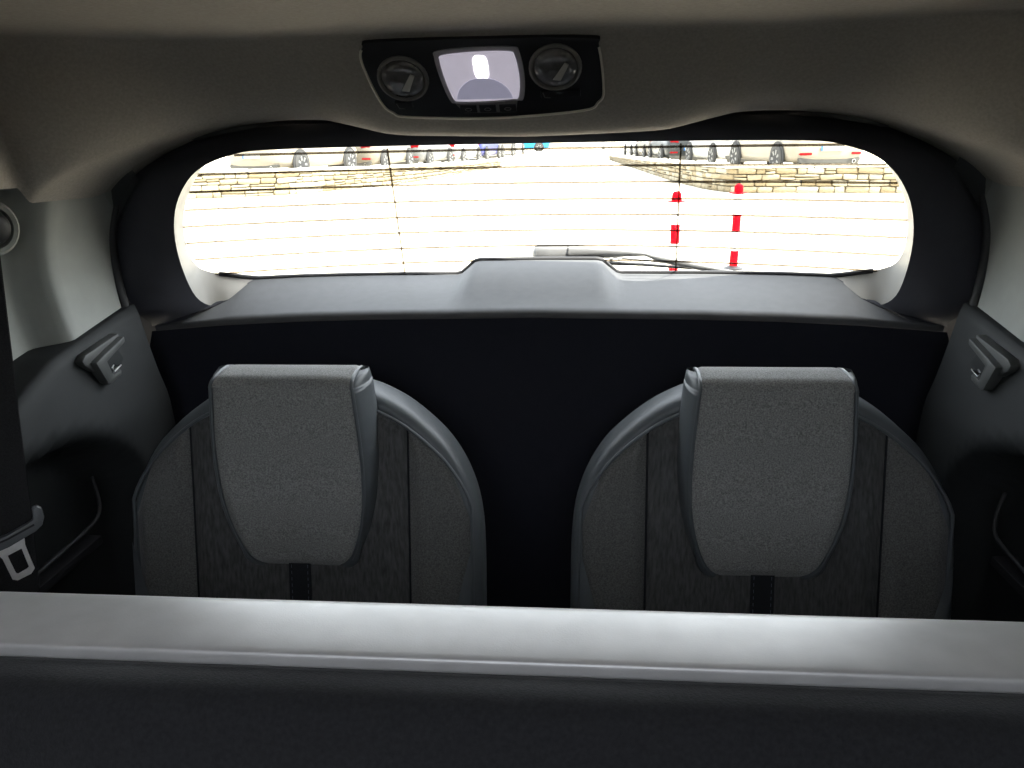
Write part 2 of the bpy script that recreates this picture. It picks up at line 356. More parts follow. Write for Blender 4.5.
# dark lower panel
rows = []
for k in range(12):
    t = k / 11; row = []
    for x in frange(-1, 1, 30):
        zf = itp(ZF, abs(x) * .674) - .009; z = zf + (-1.0 - zf) * t
        w = .676 + .03 * ss(0, .06, t)
        row.append((x * w, 1.272 - .012 * cos(abs(x) * pi / 2) + .02 * ss(0, .1, t), z))
    rows.append(row)
grid('lower_panel', rows, M_lower, tg)
# outer skin round the glass
rows = [[(x, YG(x, z) + .012, z) for x in frange(-.79, .79, 24)] for z in (-.275, -.32, -.5)]
grid('outer_skin', rows + [[(x, 1.58, -1.0) for x in frange(-.79, .79, 24)]], M_paint, tg)
grid('shade_spoiler', [[(x, YG(x, z0) + e, z) for x in frange(-.72, .72, 24)] for z0, z, e in ((.0, .0, .012), (.02, .022, .015), (.02, .028, .06), (.02, .032, .12), (.02, .045, .13), (.02, .085, .07), (.02, .18, -.02))], M_paint, tg)  # overhang sized, out of view, to keep direct sun off the ledge
for s in (-1, 1):
    grid('corner_skin', [[(s * x, YG(x, z) + .012, z) for x in (.612, .66, .72, .79)] for z in frange(.02, -.32, 8)], M_paint, tg)

# ---- rear window
w1 = bpy.data.objects.new('window_1', None); COL.objects.link(w1); w1.location = (0, 1.4, H - .12); tag(w1, 'bowed rear window with fine heating wires', kind='structure')
grid('rear_pane', [[(x, YG(x, z), z) for x in frange(-.66, .66, 40)] for z in frange(.02, -.275, 14)], G_rear, w1)
def half_w(z): return itp([(-.247, .54), (-.232, .58), (-.213, .598), (-.180, .599), (-.132, .583), (-.092, .560), (-.058, .532), (-.03, .50), (-.02, .44)], z)
for z in (-.024, -.053, -.0805, -.110, -.139, -.169, -.201, -.232):
    hw = half_w(z); tube('heating_wire', [(x, YG(x, z) - .002, z) for x in frange(-hw, hw, 30)], .0020, G_wire, w1, 6)
for s in (-1, 1): tube('cross_wire', [(s * (.234 + .027 * t), YG(.25, -.02 - .235 * t) - .002, -.02 - .235 * t) for t in frange(0, 1, 12)], .0019, G_wire, w1, 6)
sp = []
for x in sorted(set(frange(-.575, .575, 60) + [s * v for s in (-1, 1) for v in (.112, .122, .136, .150, .160)])):
    if abs(x) <= .525: y_, z_ = rear_edge(x)
    else: z_ = -.2475 + (abs(x) - .525) * .28; y_ = YG(x, z_) - .004
    sp.append((x, y_ + .003, z_ + .001))
tube('glass_seal', sp, .0046, M_rubber, w1, 8)

# ================================================================== HEADER LAMP PANEL
S_ = -1.20; ln = hypot(1, S_); EX = Vector((1.041, 0, 0)); EV = Vector((0, -1, -S_)) / ln * .807 + Vector((-.037, 0, 0)); EN = Vector((0, S_, -1)) / ln   # up-slope, outward (down and forward)
def pl(y0=1.089, z0=.0575): return Vector((-.002, y0, z0))
lp = thing('overhead_lamp_panel', 'black overhead lamp panel with one glowing square lens between two round spotlights', 'lamp panel', (-.045, 1.03, H + .06))
bpy.context.view_layer.update()
PO = pl() + EN * 0.005
out = spline([(-.187, .088, 0), (-.193, .060, 0), (-.184, -.012, 0), (-.172, -.034, 0), (-.150, -.044, 0), (-.035, -.049, 0), (.075, -.038, 0), (.096, -.022, 0), (.103, .0, 0), (.098, .078, 0), (.086, .094, 0), (-.045, .098, 0), (-.172, .097, 0)], 5, True)
pan2 = [(p.x, p.y) for p in out]
prism('panel', pan2, PO - EN * .02, EX, EV, EN, .024, M_panel, lp, .002)
rimp = [q for q in pan2[1:46]]
tube('panel_rim', [tuple(PO + EX * u + EV * v + EN * .0046) for u, v in rimp], .0017, M_rim2, lp, 8)
def lens(name, c, m, parent): pass
lampo = spline([(-.099, .066, 0), (-.094, .077, 0), (-.050, .082, 0), (-.008, .081, 0), (.0, .072, 0), (.003, .03, 0), (-.001, -.008, 0), (-.010, -.012, 0), (-.045, -.015, 0), (-.082, -.015, 0), (-.091, -.008, 0), (-.097, .03, 0)], 5, True)
lam2 = [(p.x, p.y) for p in lampo]; cu, cv = -.047, .033
bz = prism('lamp_bezel', [(cu + (u - cu) * 1.06, cv + (v - cv) * 1.06) for u, v in lam2], PO, EX, EV, EN, .006, M_bez2, lp, .0025)
le = prism('lamp_lens', [(cu + (u - cu) * .93, cv + (v - cv) * .92) for u, v in lam2], PO + EN * .004, EX, EV, EN, .005, M_lens, lp, .003)
M_lensarc = mat('lens_lower_arc_violet', (0.55, 0.54, 0.66), 0.3, var=0.04, emit=(0.70, 0.68, 0.92), estr=0.045)  # darker violet arc laid over the lower lens
el = [(cu + .001 + .009 * (abs(cos(a)) ** .5) * (1 if cos(a) >= 0 else -1), cv + .020 + .021 * (abs(sin(a)) ** .6) * (1 if sin(a) >= 0 else -1)) for a in frange(0, 2 * pi * 23 / 24, 24)]
prism('lens_bright_oval', el, PO + EN * .0088, EX, EV, EN, .001, M_oval, le, .0004)  # emissive oval in the upper part of the lens
prism('lens_lower_arc', [(cu + .036 * sin(a), cv - .044 + .045 * cos(a)) for a in frange(-1.45, 1.45, 18)], PO + EN * .0088, EX, EV, EN, .0015, M_lensarc, le, .0006)
sw = prism('switch_strip', [(-.087, -.019), (-.007, -.016), (-.010, -.037), (-.078, -.037)], PO + EN * .003, EX, EV, EN, .003, M_bezel, lp, .001)
for u in (-.071, -.046, -.020):
    b_ = prism('switch_button', [(u - .011, -.0345), (u + .011, -.0345), (u + .011, -.0205), (u - .011, -.0205)], PO + EN * .005, EX, EV, EN, .003, M_panel, sw, .001)
    tube('switch_icon', [tuple(PO + EX * (u + .004 * cos(a)) + EV * (-.0275 + .0028 * sin(a)) + EN * .0084) for a in frange(0, 2 * pi * 11 / 12, 12)], .0005, M_bezel, sw, 4, closed=True)
for c, r in (((-.147, .031), .031), ((.0445, .045), .031)):
    o_ = PO + EX * c[0] + EV * c[1]
    sb = lathe('spot_rim', [(r + .003, .002), (r + .003, .006), (r, .008), (r - .002, .006), (r - .003, .003)], o_, EN, M_bezel, lp)
    lathe('spot_lens', [(r - .002, .003), (r - .004, .007), (r * .5, .011), (0, .012)], o_, EN, M_spot, sb)
    prism('spot_reflector', [(-.004, -.016), (.006, -.018), (.017, .010), (.012, .014)], o_ + EN * .0085, EX, EV, EN, .004, M_streak, sb, .001)  # pale sliver stands in for the glint across each spot lens
for u0, u1, v in ((-.166, -.143, -.018), (.024, .074, -.003)):
    b_ = prism('spot_button', [(u0, v - .008), (u1, v - .006), (u1, v + .007), (u0, v + .006)], PO + EN * .003, EX, EV, EN, .004, M_panel, lp, .0015)
    tube('button_mark', [tuple(PO + EX * (u0 + .003) + EV * (v + .004) + EN * .0074), tuple(PO + EX * (u0 + .005) + EV * (v - .005) + EN * .0074), tuple(PO + EX * (u0 + .012) + EV * (v - .0055) + EN * .0074)], .0009, M_bezel, b_, 4)

# ================================================================== REAR SEATS
ZT = [(0, -.360), (.10, -.362), (.14, -.377), (.17, -.395), (.20, -.419), (.225, -.444), (.25, -.480), (.263, -.51), (.272, -.55), (.277, -.60)]
def seat_top(ax): return sitp(ZT, ax)
YF = lambda z: 1.06 + (z + .37) * .2
def rear_seat(s, label):
    cx = s * .343; root = thing('car_seat', label, 'car seat', (cx, .85, H - 1.0), 'third row seats'); bpy.context.view_layer.update()
    # leather shell: outline loops swept back
    half = [(.0, -.357), (.06, -.357), (.10, -.360), (.14, -.376), (.17, -.394), (.20, -.418), (.225, -.443), (.247, -.477), (.263, -.515), (.272, -.555), (.276, -.61), (.277, -.72), (.277, -.85), (.277, -.98)]
    hs = spline([(a, 0, b) for a, b in half], 3)
    loop = [(-p.x, p.z) for p in reversed(hs[1:])] + [(p.x, p.z) for p in hs]
    rows = []
    for ins, dy in ((.022, .004), (.014, -.004), (.006, -.001), (.001, .010), (0, .022), (0, .058), (.006, .078), (.03, .090)):
        row = []
        for x, z in loop:
            # inset towards the seat centre
            ax = abs(x); f = 1 - ins / .277; zz = z - ins * (1 if z > -.5 else max(0, (z + .7) / .2) if z > -.7 else 0)
            row.append((cx + x * f, YF(z) + dy, zz))
        rows.append(row)
    grid('backrest_shell', rows, M_leather, root)
    back = [[(cx + x * .86 * k, YF(z) + .092, -.64 + (z + .64) * (.92 if k == 1 else .92 * 1)) for x, z in loop] for k in (1, 0.01)]
    grid('back_cover', back, M_black, root)
    # front panels: puffed patches
    def patch(name, x0, x1, m, puff, inset=.020, cut=None, nu=18, nv=40, zb=-.97):
        rows = []
        for j in range(nv):
            row = []
            for i in range(nu):
                u = i / (nu - 1); x = x0 + (x1 - x0) * u; v = j / (nv - 1)
                zt = seat_top(abs(x)) - inset * .9 - .03 * ss(.225, .259, abs(x)); z = zb + (zt - zb) * (v ** .8 if v > 0 else 0)
                e = min(1, min(u, 1 - u) * abs(x1 - x0) / .022, (zt - z) / .022); d = sin(max(0, e) * pi / 2)
                row.append((cx + x, YF(z) + .002 - puff * d - .004, z))
            rows.append(row)
        return grid(name, rows, m, root)
    patch('centre_panel', -.166, .166, M_rib, .010, nu=30)
    patch('side_panel', .168, .259, M_bolster, .013); patch('side_panel', -.259, -.168, M_bolster, .013)
    for t in (-1, 1):
        tube('seam', [(cx + t * .167, YF(z) - .003, z) for z in frange(seat_top(.167) - .02, -.95, 14)], .0016, M_strap, root, 6)
        pp = [(x, seat_top(x) - .018) for x in frange(.10, .262, 26)] + [(.2625, z) for z in frange(-.62, -.95, 6)]
        tube('piping', [(cx + t * x, YF(z) - .005, z) for x, z in pp], .0028, M_leather, root, 6)
        # leather gusset at the lower corner
        a, b, c = (.262, -.585), (.262, -.80), (.205, -.80)
        vs = [];
        for i in range(7):
            for j in range(7 - i):
                l1, l2 = i / 6, j / 6; l0 = 1 - l1 - l2
                vs.append((cx + t * (a[0] * l0 + b[0] * l1 + c[0] * l2), YF(a[1] * l0 + b[1] * l1 + c[1] * l2) - .0165 - .004 * sin(min(1, 6 * min(l0, l1, l2)) * pi / 2), a[1] * l0 + b[1] * l1 + c[1] * l2))
        idx = {}; q = 0
        for i in range(7):
            for j in range(7 - i): idx[(i, j)] = q; q += 1
        fs = []
        for i in range(6):
            for j in range(6 - i):
                fs.append((idx[i, j], idx[i + 1, j], idx[i, j + 1]))
                if (i + 1, j + 1) in idx: fs.append((idx[i + 1, j], idx[i + 1, j + 1], idx[i, j + 1]))
        mesh('corner_gusset', vs, fs, M_leather, root)
    # strap with stitching under the headrest
    st = prism('pull_strap', [(-.017, -.95), (.017, -.95), (.017, -.58), (-.017, -.58)], (cx, YF(-.6) - .013, 0), (1, 0, 0), (0, .2, 1), (0, -1, 0), .003, M_strap, root, .001)
    st.data.transform(Matrix.Translation((0, .2 * .6, 0)))
    for t in (-1, 1):
        for z in frange(-.595, -.80, 22): tube('stitch', [(cx + t * .0125, YF(z) - .0155, z), (cx + t * .0125, YF(z - .005) - .0155, z - .005)], .0008, M_thread, st, 4)
    box('seat_cushion', (cx - .26, .60, -.90), (cx + .26, 1.02, -.78), M_rib, root, .03, seg=4)
    box('seat_base', (cx - .22, .64, -1.0), (cx + .22, 1.0, -.90), M_black, root, .01)
    # ---------------- headrest
    hx = s * .338
    hr_h = [(0, .1), ]
    HW = [(-.631, .0), (-.6295, .024), (-.626, .042), (-.615, .064), (-.598, .081), (-.572, .0925), (-.54, .102), (-.50, .1085), (-.45, .1105), (-.40, .109), (-.36, .106), (-.335, .104)]
    HW = [(p.x, max(0, p.y)) for p in spline([(a_, b_, 0) for a_, b_ in HW], 3)]
    head = bpy.data.objects.new('headrest', None); COL.objects.link(head); head.location = (hx, 1.0, H - .47); head.parent = root; head.matrix_parent_inverse = root.matrix_basis.inverted()
    bpy.context.view_layer.update()
    def add(o): o.parent = head; o.matrix_parent_inverse = (root.matrix_basis @ root.matrix_basis.inverted() @ head.matrix_basis).inverted(); return o
    # path of the fabric strip: up the front, over the top, a little down the back  -> (y, z, halfwidth)
    path = []
    for z, w in [(z, w) for z, w in HW]:
        zz = z
        path.append((.982 + .10 * max(0, (-.40 - zz)) * .0 + .022 * ss(-.595, -.635, zz) * 1.0 + .004 * ((zz + .47) / .13) ** 2, zz, w))
    for a in frange(10, 90, 8):
        ar = radians(a); path.append((.982 + .004 + .024 * (1 - cos(ar)) , -.335 + .019 * sin(ar), .104 - .002 * a / 90))
    for y, z in ((1.025, -.3135), (1.045, -.314), (1.060, -.318), (1.072, -.328), (1.078, -.345)): path.append((y, z, .1015))
    def strip(name, scale_in, lift, m, wid=1.0, nu=25):
        rows = []
        for y, z, w in path:
            row = []
            for i in range(nu):
                u = -1 + 2 * i / (nu - 1)
                e = 1 - abs(u); d = min(1, e / .10); rnd = lift * sin(d * pi / 2) - lift
                row.append((hx + u * w * wid, y - (rnd if z < -.33 else 0), z + (rnd * .5 if z >= -.33 else 0)))
            rows.append(row)
        return grid(name, rows, m)
    add(strip('headrest_fabric', 0, .006, M_fabric, .965))
    # leather sides: from the fabric edge back to the rear face, bulging slightly
    for t in (-1, 1):
        rows = []
        for y, z, w in [p for p in path if p[0] < 1.03]:
            dep = 1.080 - .028 * ss(-.50, -.61, z)
            yb = max(y + .002, min(dep, itp([(-.360, 1.080), (-.345, 1.080), (-.328, 1.075), (-.318, 1.067), (-.3135, 1.058)], z) - .006))
            row = []
            for k, (fy, bulge) in enumerate(((0, -.035), (.03, -.005), (.1, .03), (.25, .07), (.5, .10), (.75, .09), (.92, .03), (1, -.05))):
                zz = z if z < -.335 else z - .0035
                if z < -.56: pass
                row.append((hx + t * (w + bulge * .10 * min(1, w / .05)), y + .006 + (yb - y) * fy, zz - .004 * sin(fy * pi) * ss(-.55, -.60, z)))
            rows.append(row)
        add(grid('headrest_side', rows, M_leather))
        add(tube('headrest_piping', [(hx + t * w * .975, y + (.003 if z < -.33 else .0), z - (.003 if z > -.33 else 0)) for y, z, w in path[:-2]], .0028, M_leather, None, 6))
    rows = []
    for y, z, w in [p for p in path if p[1] <= -.3349 and p[0] < 1.03] + [(1.078, -.345, .0985)]:
        rows.append([(hx + u * w, 1.084 - .028 * ss(-.50, -.61, z), z) for u in (-1, -.5, 0, .5, 1)])
    add(grid('headrest_back', rows, M_black))
    # underside of the headrest
    low = [p for p in path if p[1] < -.54]
    add(tube('headrest_lower_roll', [(hx + t * w * .97, y + .012, z - .002) for t, (y, z, w) in [(-1, p) for p in reversed(low)] + [(1, p) for p in low[1:]]], .011, M_leather, None, 8, radii=[.011 * ss(-.5, 7, min(q, 2 * len(low) - 2 - q)) for q in range(2 * len(low) - 1)]))
    for t in (-1, 1): add(tube('headrest_post', [(hx + t * .05, 1.07, -.33), (hx + t * .05, 1.10, -.42)], .006, M_tongue, None, 8))
    return root
rear_seat(-1, 'grey fabric rear seat with headrest, left, beside the hanging seat belt')
rear_seat(1, 'grey fabric rear seat with headrest, right, away from the hanging seat belt')

# ================================================================== SECOND ROW BACKREST (foreground)
b2 = thing('bench_seat', 'wide second-row seat back with grey plastic top rail across the foreground', 'car seat', (0, .42, H - 1.0)); bpy.context.view_layer.update()
xx = frange(-.63, .63, 80)
prof = [(.545, -.60), (.535, -.38), (.527, -.361), (.521, -.3545), (.515, -.3520), (.508, -.3508), (.50, -.3497), (.49, -.3485), (.48, -.3476), (.47, -.3468), (.46, -.3461), (.450, -.3458), (.4455, -.3459), (.4440, -.3464), (.4432, -.3478), (.4430, -.350), (.4428, -.364)]
grid('top_rail', [[(x, y, z) for x in xx] for y, z in prof], M_rail, b2)
def fold(x, k): return .0022 * sin(x * 9 + 1.3) * k + .0014 * sin(x * 23 + .4) * k + .0035 * math.exp(-((x + .25) / .05) ** 2) * k
pf = [(0.4427, -0.372, 0), (0.442, -0.36, 0), (0.4393, -0.3535, 0.1), (0.4335, -0.3512, 0.3), (0.4255, -0.35, 0.6), (0.4165, -0.3495, 1), (0.4085, -0.3508, 1), (0.3995, -0.356, 1), (0.3915, -0.367, 1), (0.3845, -0.382, 0.8), (0.3705, -0.41, 0.6), (0.3635, -0.5, 0.5), (0.3215, -0.75, 0.2), (0.3015, -0.9, 0)]
grid('backrest_cushion', [[(x, y - fold(x, k), z + fold(x, k) * .5) for x in xx] for y, z, k in pf], M_seat2, b2)
box('backrest_frame', (-.62, .44, -.92), (.62, .535, -.37), M_black, b2, .01)
box('seat_cushion', (-.62, -.10, -.90), (.62, .40, -.72), M_seat2, b2, .04, seg=4)
box('seat_base', (-.58, -.05, -1.0), (.58, .50, -.90), M_black, b2, .01)

# ================================================================== SEAT BELT
sb = thing('seat_belt', 'black seat belt with steel tongue hanging by the left pillar', 'seat belt', (-.64, .80, H - .95)); bpy.context.view_layer.update()
LV = Vector((-.79, -.62, 0)); 
edge = [(-.615, .885, .02), (-.602, .858, -.10), (-.60, .840, -.215), (-.60, .825, -.319), (-.60, .809, -.439), (-.603, .800, -.52), (-.61, .775, -.70), (-.622, .75, -.92)]
es = spline(edge, 6)
rows = [[tuple(p + LV * w + Vector((-.62, .79, 0)) * (-.0015 * sin(w / .047 * pi))) for w in (0, .002, .008, .02, .032, .043, .047)] for p in es]
grid('webbing', rows, M_web, sb, thick=.0016)
RX = Vector((.79, .62, 0)); UZ = Vector((0, 0, 1)); NV = Vector((.62, -.79, 0))
T0 = Vector((-.600, .8095, -.455)) + NV * .004     # right end of the stop, belt plane
prism('belt_stop', [(-.068, -.022), (-.03, -.014), (0, -.002), (.008, .004), (.012, .014), (.0115, .026), (.007, .031), (.001, .030), (0, .014), (-.008, .010), (-.03, .002), (-.068, -.006)], T0, RX, UZ, NV, .009, M_stop, sb, .003)
prism('stop_groove', [(-.06, -.010), (-.03, -.0035), (.0, .007), (.0, .0095), (-.03, -.001), (-.06, -.0075)], T0 + NV * .009, RX, UZ, NV, .0006, M_black, sb, 0)
# tongue plate: frame with slot
def frame(name, o, i, org, d, m, parent):
    n_ = len(o); vs = []; fs = []
    for k in (0, 1):
        for q in (o, i): vs += [tuple(Vector(org) + RX * u + UZ * v + NV * d * k) for u, v in q]
    for j in range(n_):
        j2 = (j + 1) % n_; fs += [(j, j2, n_ + j2, n_ + j), (2 * n_ + j, 3 * n_ + j, 3 * n_ + j2, 2 * n_ + j2), (j, 2 * n_ + j, 2 * n_ + j2, j2), (n_ + j, n_ + j2, 3 * n_ + j2, 3 * n_ + j)]
    ob = mesh(name, vs, fs, m, parent, False); md = ob.modifiers.new('bevel', 'BEVEL'); md.width = .0006; md.segments = 2; return ob
TO = T0 + NV * .002
frame('tongue', [(-.046, -.018), (-.030, -.013), (-.013, -.007), (-.014, -.018), (-.010, -.052), (-.015, -.058), (-.030, -.062), (-.035, -.059), (-.040, -.028)],
      [(-.034, -.026), (-.026, -.0235), (-.0185, -.021), (-.018, -.026), (-.0155, -.048), (-.018, -.050), (-.028, -.0535), (-.030, -.052), (-.033, -.034)], TO, .003, M_tongue, sb)
# belt guide on the pillar
gd = lathe('belt_guide', [(0.022, 0), (.022, .008), (.018, .014), (.010, .016), (0, .016)], (-.716, .995, -.108), (1, -.45, 0), M_black, sb, 24)
lathe('guide_ring', [(.038, 0), (.038, .006), (.034, .010), (.029, .008), (.028, .0)], (-.720, .995, -.108), (1, -.45, 0), M_pillar, sb, 28)

# ================================================================== REAR WIPER (outside)
wp = thing('rear_wiper', 'grey rear wiper arm parked low outside the rear window', 'wiper', (.02, 1.53, H - .24)); bpy.context.view_layer.update()
YO = lambda x, z: YG(x, z) + .05
def wsec(name, st, m):   # stations (x, ztop, zbot, thick)
    rows = []
    for x, zt, zb, th in st:
        y0 = YO(x, (zt + zb) / 2); c = (zt + zb) / 2; h = (zt - zb) / 2
        rows.append([(x, y0 + th * .5 * cos(a) * (1 if cos(a) < 0 else 1.0), c + h * (abs(sin(a)) ** .7) * (1 if sin(a) >= 0 else -1)) for a in frange(0, 2 * pi * 15 / 16, 16)])
    o = grid(name, rows, m, wp, close=True); return o
wsec('pivot_cover', [(-.014, -.222, -.250, .012), (-.010, -.213, -.252, .024), (-.002, -.2095, -.253, .03), (.02, -.208, -.254, .032), (.058, -.208, -.254, .03)], M_wiper)
wsec('arm', [(.0572, -.2082, -.240, .028), (.10, -.2115, -.236, .022), (.157, -.216, -.233, .018), (.205, -.222, -.230, .016), (.225, -.226, -.2395, .016), (.26, -.2335, -.249, .014), (.30, -.243, -.2565, .012), (.34, -.2515, -.2605, .010), (.372, -.257, -.262, .008)], M_wiper)
wsec('blade', [(.02, -.245, -.253, .014), (.10, -.2425, -.2515, .016), (.20, -.2465, -.253, .016), (.30, -.2535, -.258, .014), (.40, -.260, -.263, .010)], M_wiper2)
tube('blade_frame', [(x, YO(x, z) + .012, z) for x, z in ((.09, -.236), (.15, -.2375), (.21, -.2425), (.27, -.250))], .002, M_wiper, wp, 6)
for x in (.142, .158): box('frame_clip', (x - .004, YO(x, -.238) + .002, -.2425), (x + .004, YO(x, -.238) + .012, -.238), M_pale, wp, .001)

# ================================================================== OUTSIDE (absolute heights)
def ground_mat():
    m = mat('sunlit_pale_concrete', (0.66, 0.60, 0.49), 0.9, var=0.10, scale=0.35, bump=0.2, bscale=60, spec=0.1); return m
gm = ground_mat()
gr = grid('ground', [[(x, y, 0) for x in frange(-90, 90, 13)] for y in frange(-60, 140, 14)], gm, None, dz=0); tag(gr, 'pale sunlit concrete drive sloping between two stone walls', kind='structure')
M_mortar = mat('mortar', (0.066, 0.049, 0.025), 0.95, var=0.2, scale=8)
STONE = [mat('stone_cream', (0.178, 0.150, 0.096), 0.9, var=0.25, scale=7, bump=0.8, bscale=25), mat('stone_ochre', (0.148, 0.118, 0.068), 0.9, var=0.3, scale=7, bump=0.8, bscale=25), mat('stone_pale', (0.22, 0.197, 0.142), 0.9, var=0.22, scale=7, bump=0.8, bscale=25)]
M_cope = mat('coping_pale', (0.50, 0.47, 0.40), 0.85, var=0.08, scale=4)
def stone_meshes():
    out = []
    for k in range(9):
        bm = bmesh.new(); bmesh.ops.create_cube(bm, size=1.0)
        for v in bm.verts: v.co.x += random.uniform(-.05, .05); v.co.z += random.uniform(-.06, .06); v.co.y += random.uniform(-.03, .03)
        bmesh.ops.bevel(bm, geom=list(bm.edges), offset=.09, segments=1, affect='EDGES', clamp_overlap=True)
        me = bpy.data.meshes.new('stone'); bm.to_mesh(me); bm.free(); me.materials.append(STONE[k % 3])
        for p in me.polygons: p.use_smooth = True
        out.append(me)
    return out
SM = stone_meshes()
def arc(pts):
    P = [Vector((x, y, 0)) for x, y in pts]; sp = spline(P, 10); L = [0]
    for a, b in zip(sp, sp[1:]): L.append(L[-1] + (b - a).length)
    def at(s):
        s = max(0, min(L[-1] - 1e-6, s))
        for i in range(len(L) - 1):
            if s <= L[i + 1]:
                t = (s - L[i]) / (L[i + 1] - L[i]); d = (sp[i + 1] - sp[i]).normalized(); return sp[i].lerp(sp[i + 1], t), d
    return at, L[-1]
def stone_wall(pts, hfun, label, flip):
    at, L = arc(pts); root = thing('stone_wall', label, 'wall', (pts[0][0], pts[0][1], 0)); bpy.context.view_layer.update()
    # n points to the drive side
    def nrm(d): n = Vector((d.y, -d.x, 0)); return n * flip
    TH = .45; N = int(L / .4); rows = []
    sec = [(-.02, 0), (-.02, 1), (-TH, 1), (-TH, 0)]
    for i in range(N + 1):
        p, d = at(L * i / N); nn = nrm(d); h = hfun(p.y) - .06
        rows.append([tuple(p + nn * o + Vector((0, 0, h * k))) for o, k in sec])
    grid('mortar_core', rows, M_mortar, root, False, dz=0, close=True)
    # coping slabs
    s = 0
    while s < L - .2:
        w = random.uniform(.7, 1.1); e = min(L, s + w); a, da = at(s + .01); b, db = at(e - .01); h = (hfun(a.y) + hfun(b.y)) / 2
        mid, d = at((s + e) / 2); nn = nrm(d)
        prism('coping_slab', [(-(e - s) / 2 + .006, .03), ((e - s) / 2 - .006, .03), ((e - s) / 2 - .006, -TH), (-(e - s) / 2 + .006, -TH)], (mid.x, mid.y, h - .065), d, nn, (0, 0, 1), .065, M_cope, root, .012, 1, dz=0)
        s = e
    far = []; 
    cnt = 0; z0 = 0.0
    fr = [0, .27, .52, .76, 1.0]
    for c in range(4):
        s = random.uniform(-.2, 0)
        while s < L:
            w = random.choice((.20, .28, .34, .40, .46, .58)) * random.uniform(.85, 1.15); mid, d = at(s + w / 2); nn = nrm(d); h = hfun(mid.y) - .07
            f0, f1 = fr[c], fr[c + 1]; j = random.uniform(-.03, .03) if 0 < c else 0
            split = random.random() < .22
            for q in ((f0, f1),) if not split else ((f0, (f0 + f1) / 2), ((f0 + f1) / 2, f1)):
                sz = (q[1] - q[0]) * h; zc = (q[0] + q[1]) / 2 * h
                T = Matrix.Translation(mid + nn * (-.035 + random.uniform(-.006, .014)) + Vector((0, 0, zc))) @ Matrix((d, -nn, Vector((0, 0, 1)))).transposed().to_4x4() @ Matrix.Rotation(random.uniform(-.05, .05), 4, 'Y') @ Matrix.Diagonal((w - .026, .13, sz - .020, 1))
                me = random.choice(SM)
                if cnt < 300 and mid.y < 33:
                    o = bpy.data.objects.new('stone', me); COL.objects.link(o); o.parent = root; o.matrix_parent_inverse = root.matrix_basis.inverted(); o.matrix_basis = T; cnt += 1
                else: far.append((me, T))
            s += w
    if far:
        bm = bmesh.new()
        for me, T in far:
            a = len(bm.verts); bm.from_mesh(me); bm.verts.ensure_lookup_table()
            bmesh.ops.transform(bm, matrix=T, verts=bm.verts[a:])
        me = bpy.data.meshes.new('distant_stones'); bm.to_mesh(me); bm.free(); o = finish('distant_stones', me, STONE[0], root); o['kind'] = 'stuff'
    return root
hL = lambda y: itp([(16, .64), (18.3, .66), (21.5, .56), (28, .42), (34.5, .32)], y)
hR = lambda y: itp([(17, .60), (18, .60), (23, .54), (30, .40), (42, .24)], y)
stone_wall([(-12.0, 17.6), (-10.4, 17.9), (-9.13, 18.25), (-7.2, 19.1), (-6.36, 20.4), (-5.8, 21.5), (-5.17, 22.8), (-4.55, 25.2), (-4.1, 28.3), (-3.1, 34.2)], hL, 'low cream stone wall with pale coping curving away on the left of the drive', 1)
stone_wall([(9.5, 17.2), (7.0, 17.45), (5.8, 17.65), (4.62, 17.9), (3.75, 18.0), (3.35, 18.8), (3.12, 20), (2.81, 23.2), (2.46, 29.6), (1.83, 41.4)], hR, 'low cream stone wall with rounded corner on the right, behind the bollards', -1)
# raised parking terraces behind the walls
def terrace(pts, hfun, far_x, nm, lab):
    at, L = arc(pts); rows = []
    for i in range(25):
        p, d = at(L * i / 24); h = hfun(p.y) - .22; rows.append([(p.x, p.y, h), ((p.x + far_x) / 2, p.y + 2, h), (far_x, p.y + 6, h)])
    p, d = at(L); h = hfun(p.y) - .22; rows += [[(p.x, 60, h), ((p.x + far_x) / 2, 60, h), (far_x, 60, h)]]
    o = grid(nm, rows, gm, None, dz=0); tag(o, lab, kind='structure')
terrace([(-12.2, 18.0), (-10.5, 18.25), (-9.3, 18.6), (-7.5, 19.3), (-6.7, 20.5), (-6.1, 21.6), (-5.5, 22.9), (-4.9, 25.3), (-4.45, 28.4), (-3.4, 34.2)], hL, -60, 'terrace_left', 'raised pale parking terrace behind the left stone wall')
terrace([(9.5, 17.5), (7.0, 17.8), (5.8, 18.0), (4.7, 18.2), (4.0, 18.3), (3.7, 18.9), (3.45, 20.1), (3.15, 23.3), (2.8, 29.7), (2.15, 41.4)], hR, 60, 'terrace_right', 'raised pale parking terrace behind the right stone wall')

# ---- bollards
M_bred = mat('bollard_red', (0.30, 0.0008, 0.005), 0.7, var=0.04, spec=0.03); M_bwhite = mat('bollard_white', (0.85, 0.84, 0.82), 0.5, var=0.03)
def bollard(x, y, label):
    t = thing('bollard', label, 'bollard', (x, y, 0), 'red and white bollards'); bpy.context.view_layer.update(); lean = 0
    r = .042
    lathe('base', [(.10, 0), (.10, .012), (.06, .03), (r, .035)], (x, y, 0), (0, 0, 1), M_black, t, 20, 0)
    for z0, z1, m, nm in ((.03, .19, M_bred, 'red_band'), (.19, .378, M_bwhite, 'white_band'), (.378, .552, M_bred, 'red_band'), (.552, .752, M_bwhite, 'white_band')):
        lathe(nm, [(r, z0), (r, z1)], (x, y, 0), (0, 0, 1), m, t, 20, 0)
    c = lathe('cap', [(r + .001, .752), (r + .001, .805), (r * .9, .825), (r * .55, .838), (0, .842)], (x, y, 0), (0, 0, 1), M_bred, t, 20, 0)
    lathe('cap_flange', [(.050, .744), (.088, .750), (.088, .756), (.046, .758)], (x, y, 0), (0, 0, 1), M_bred, c, 20, 0)
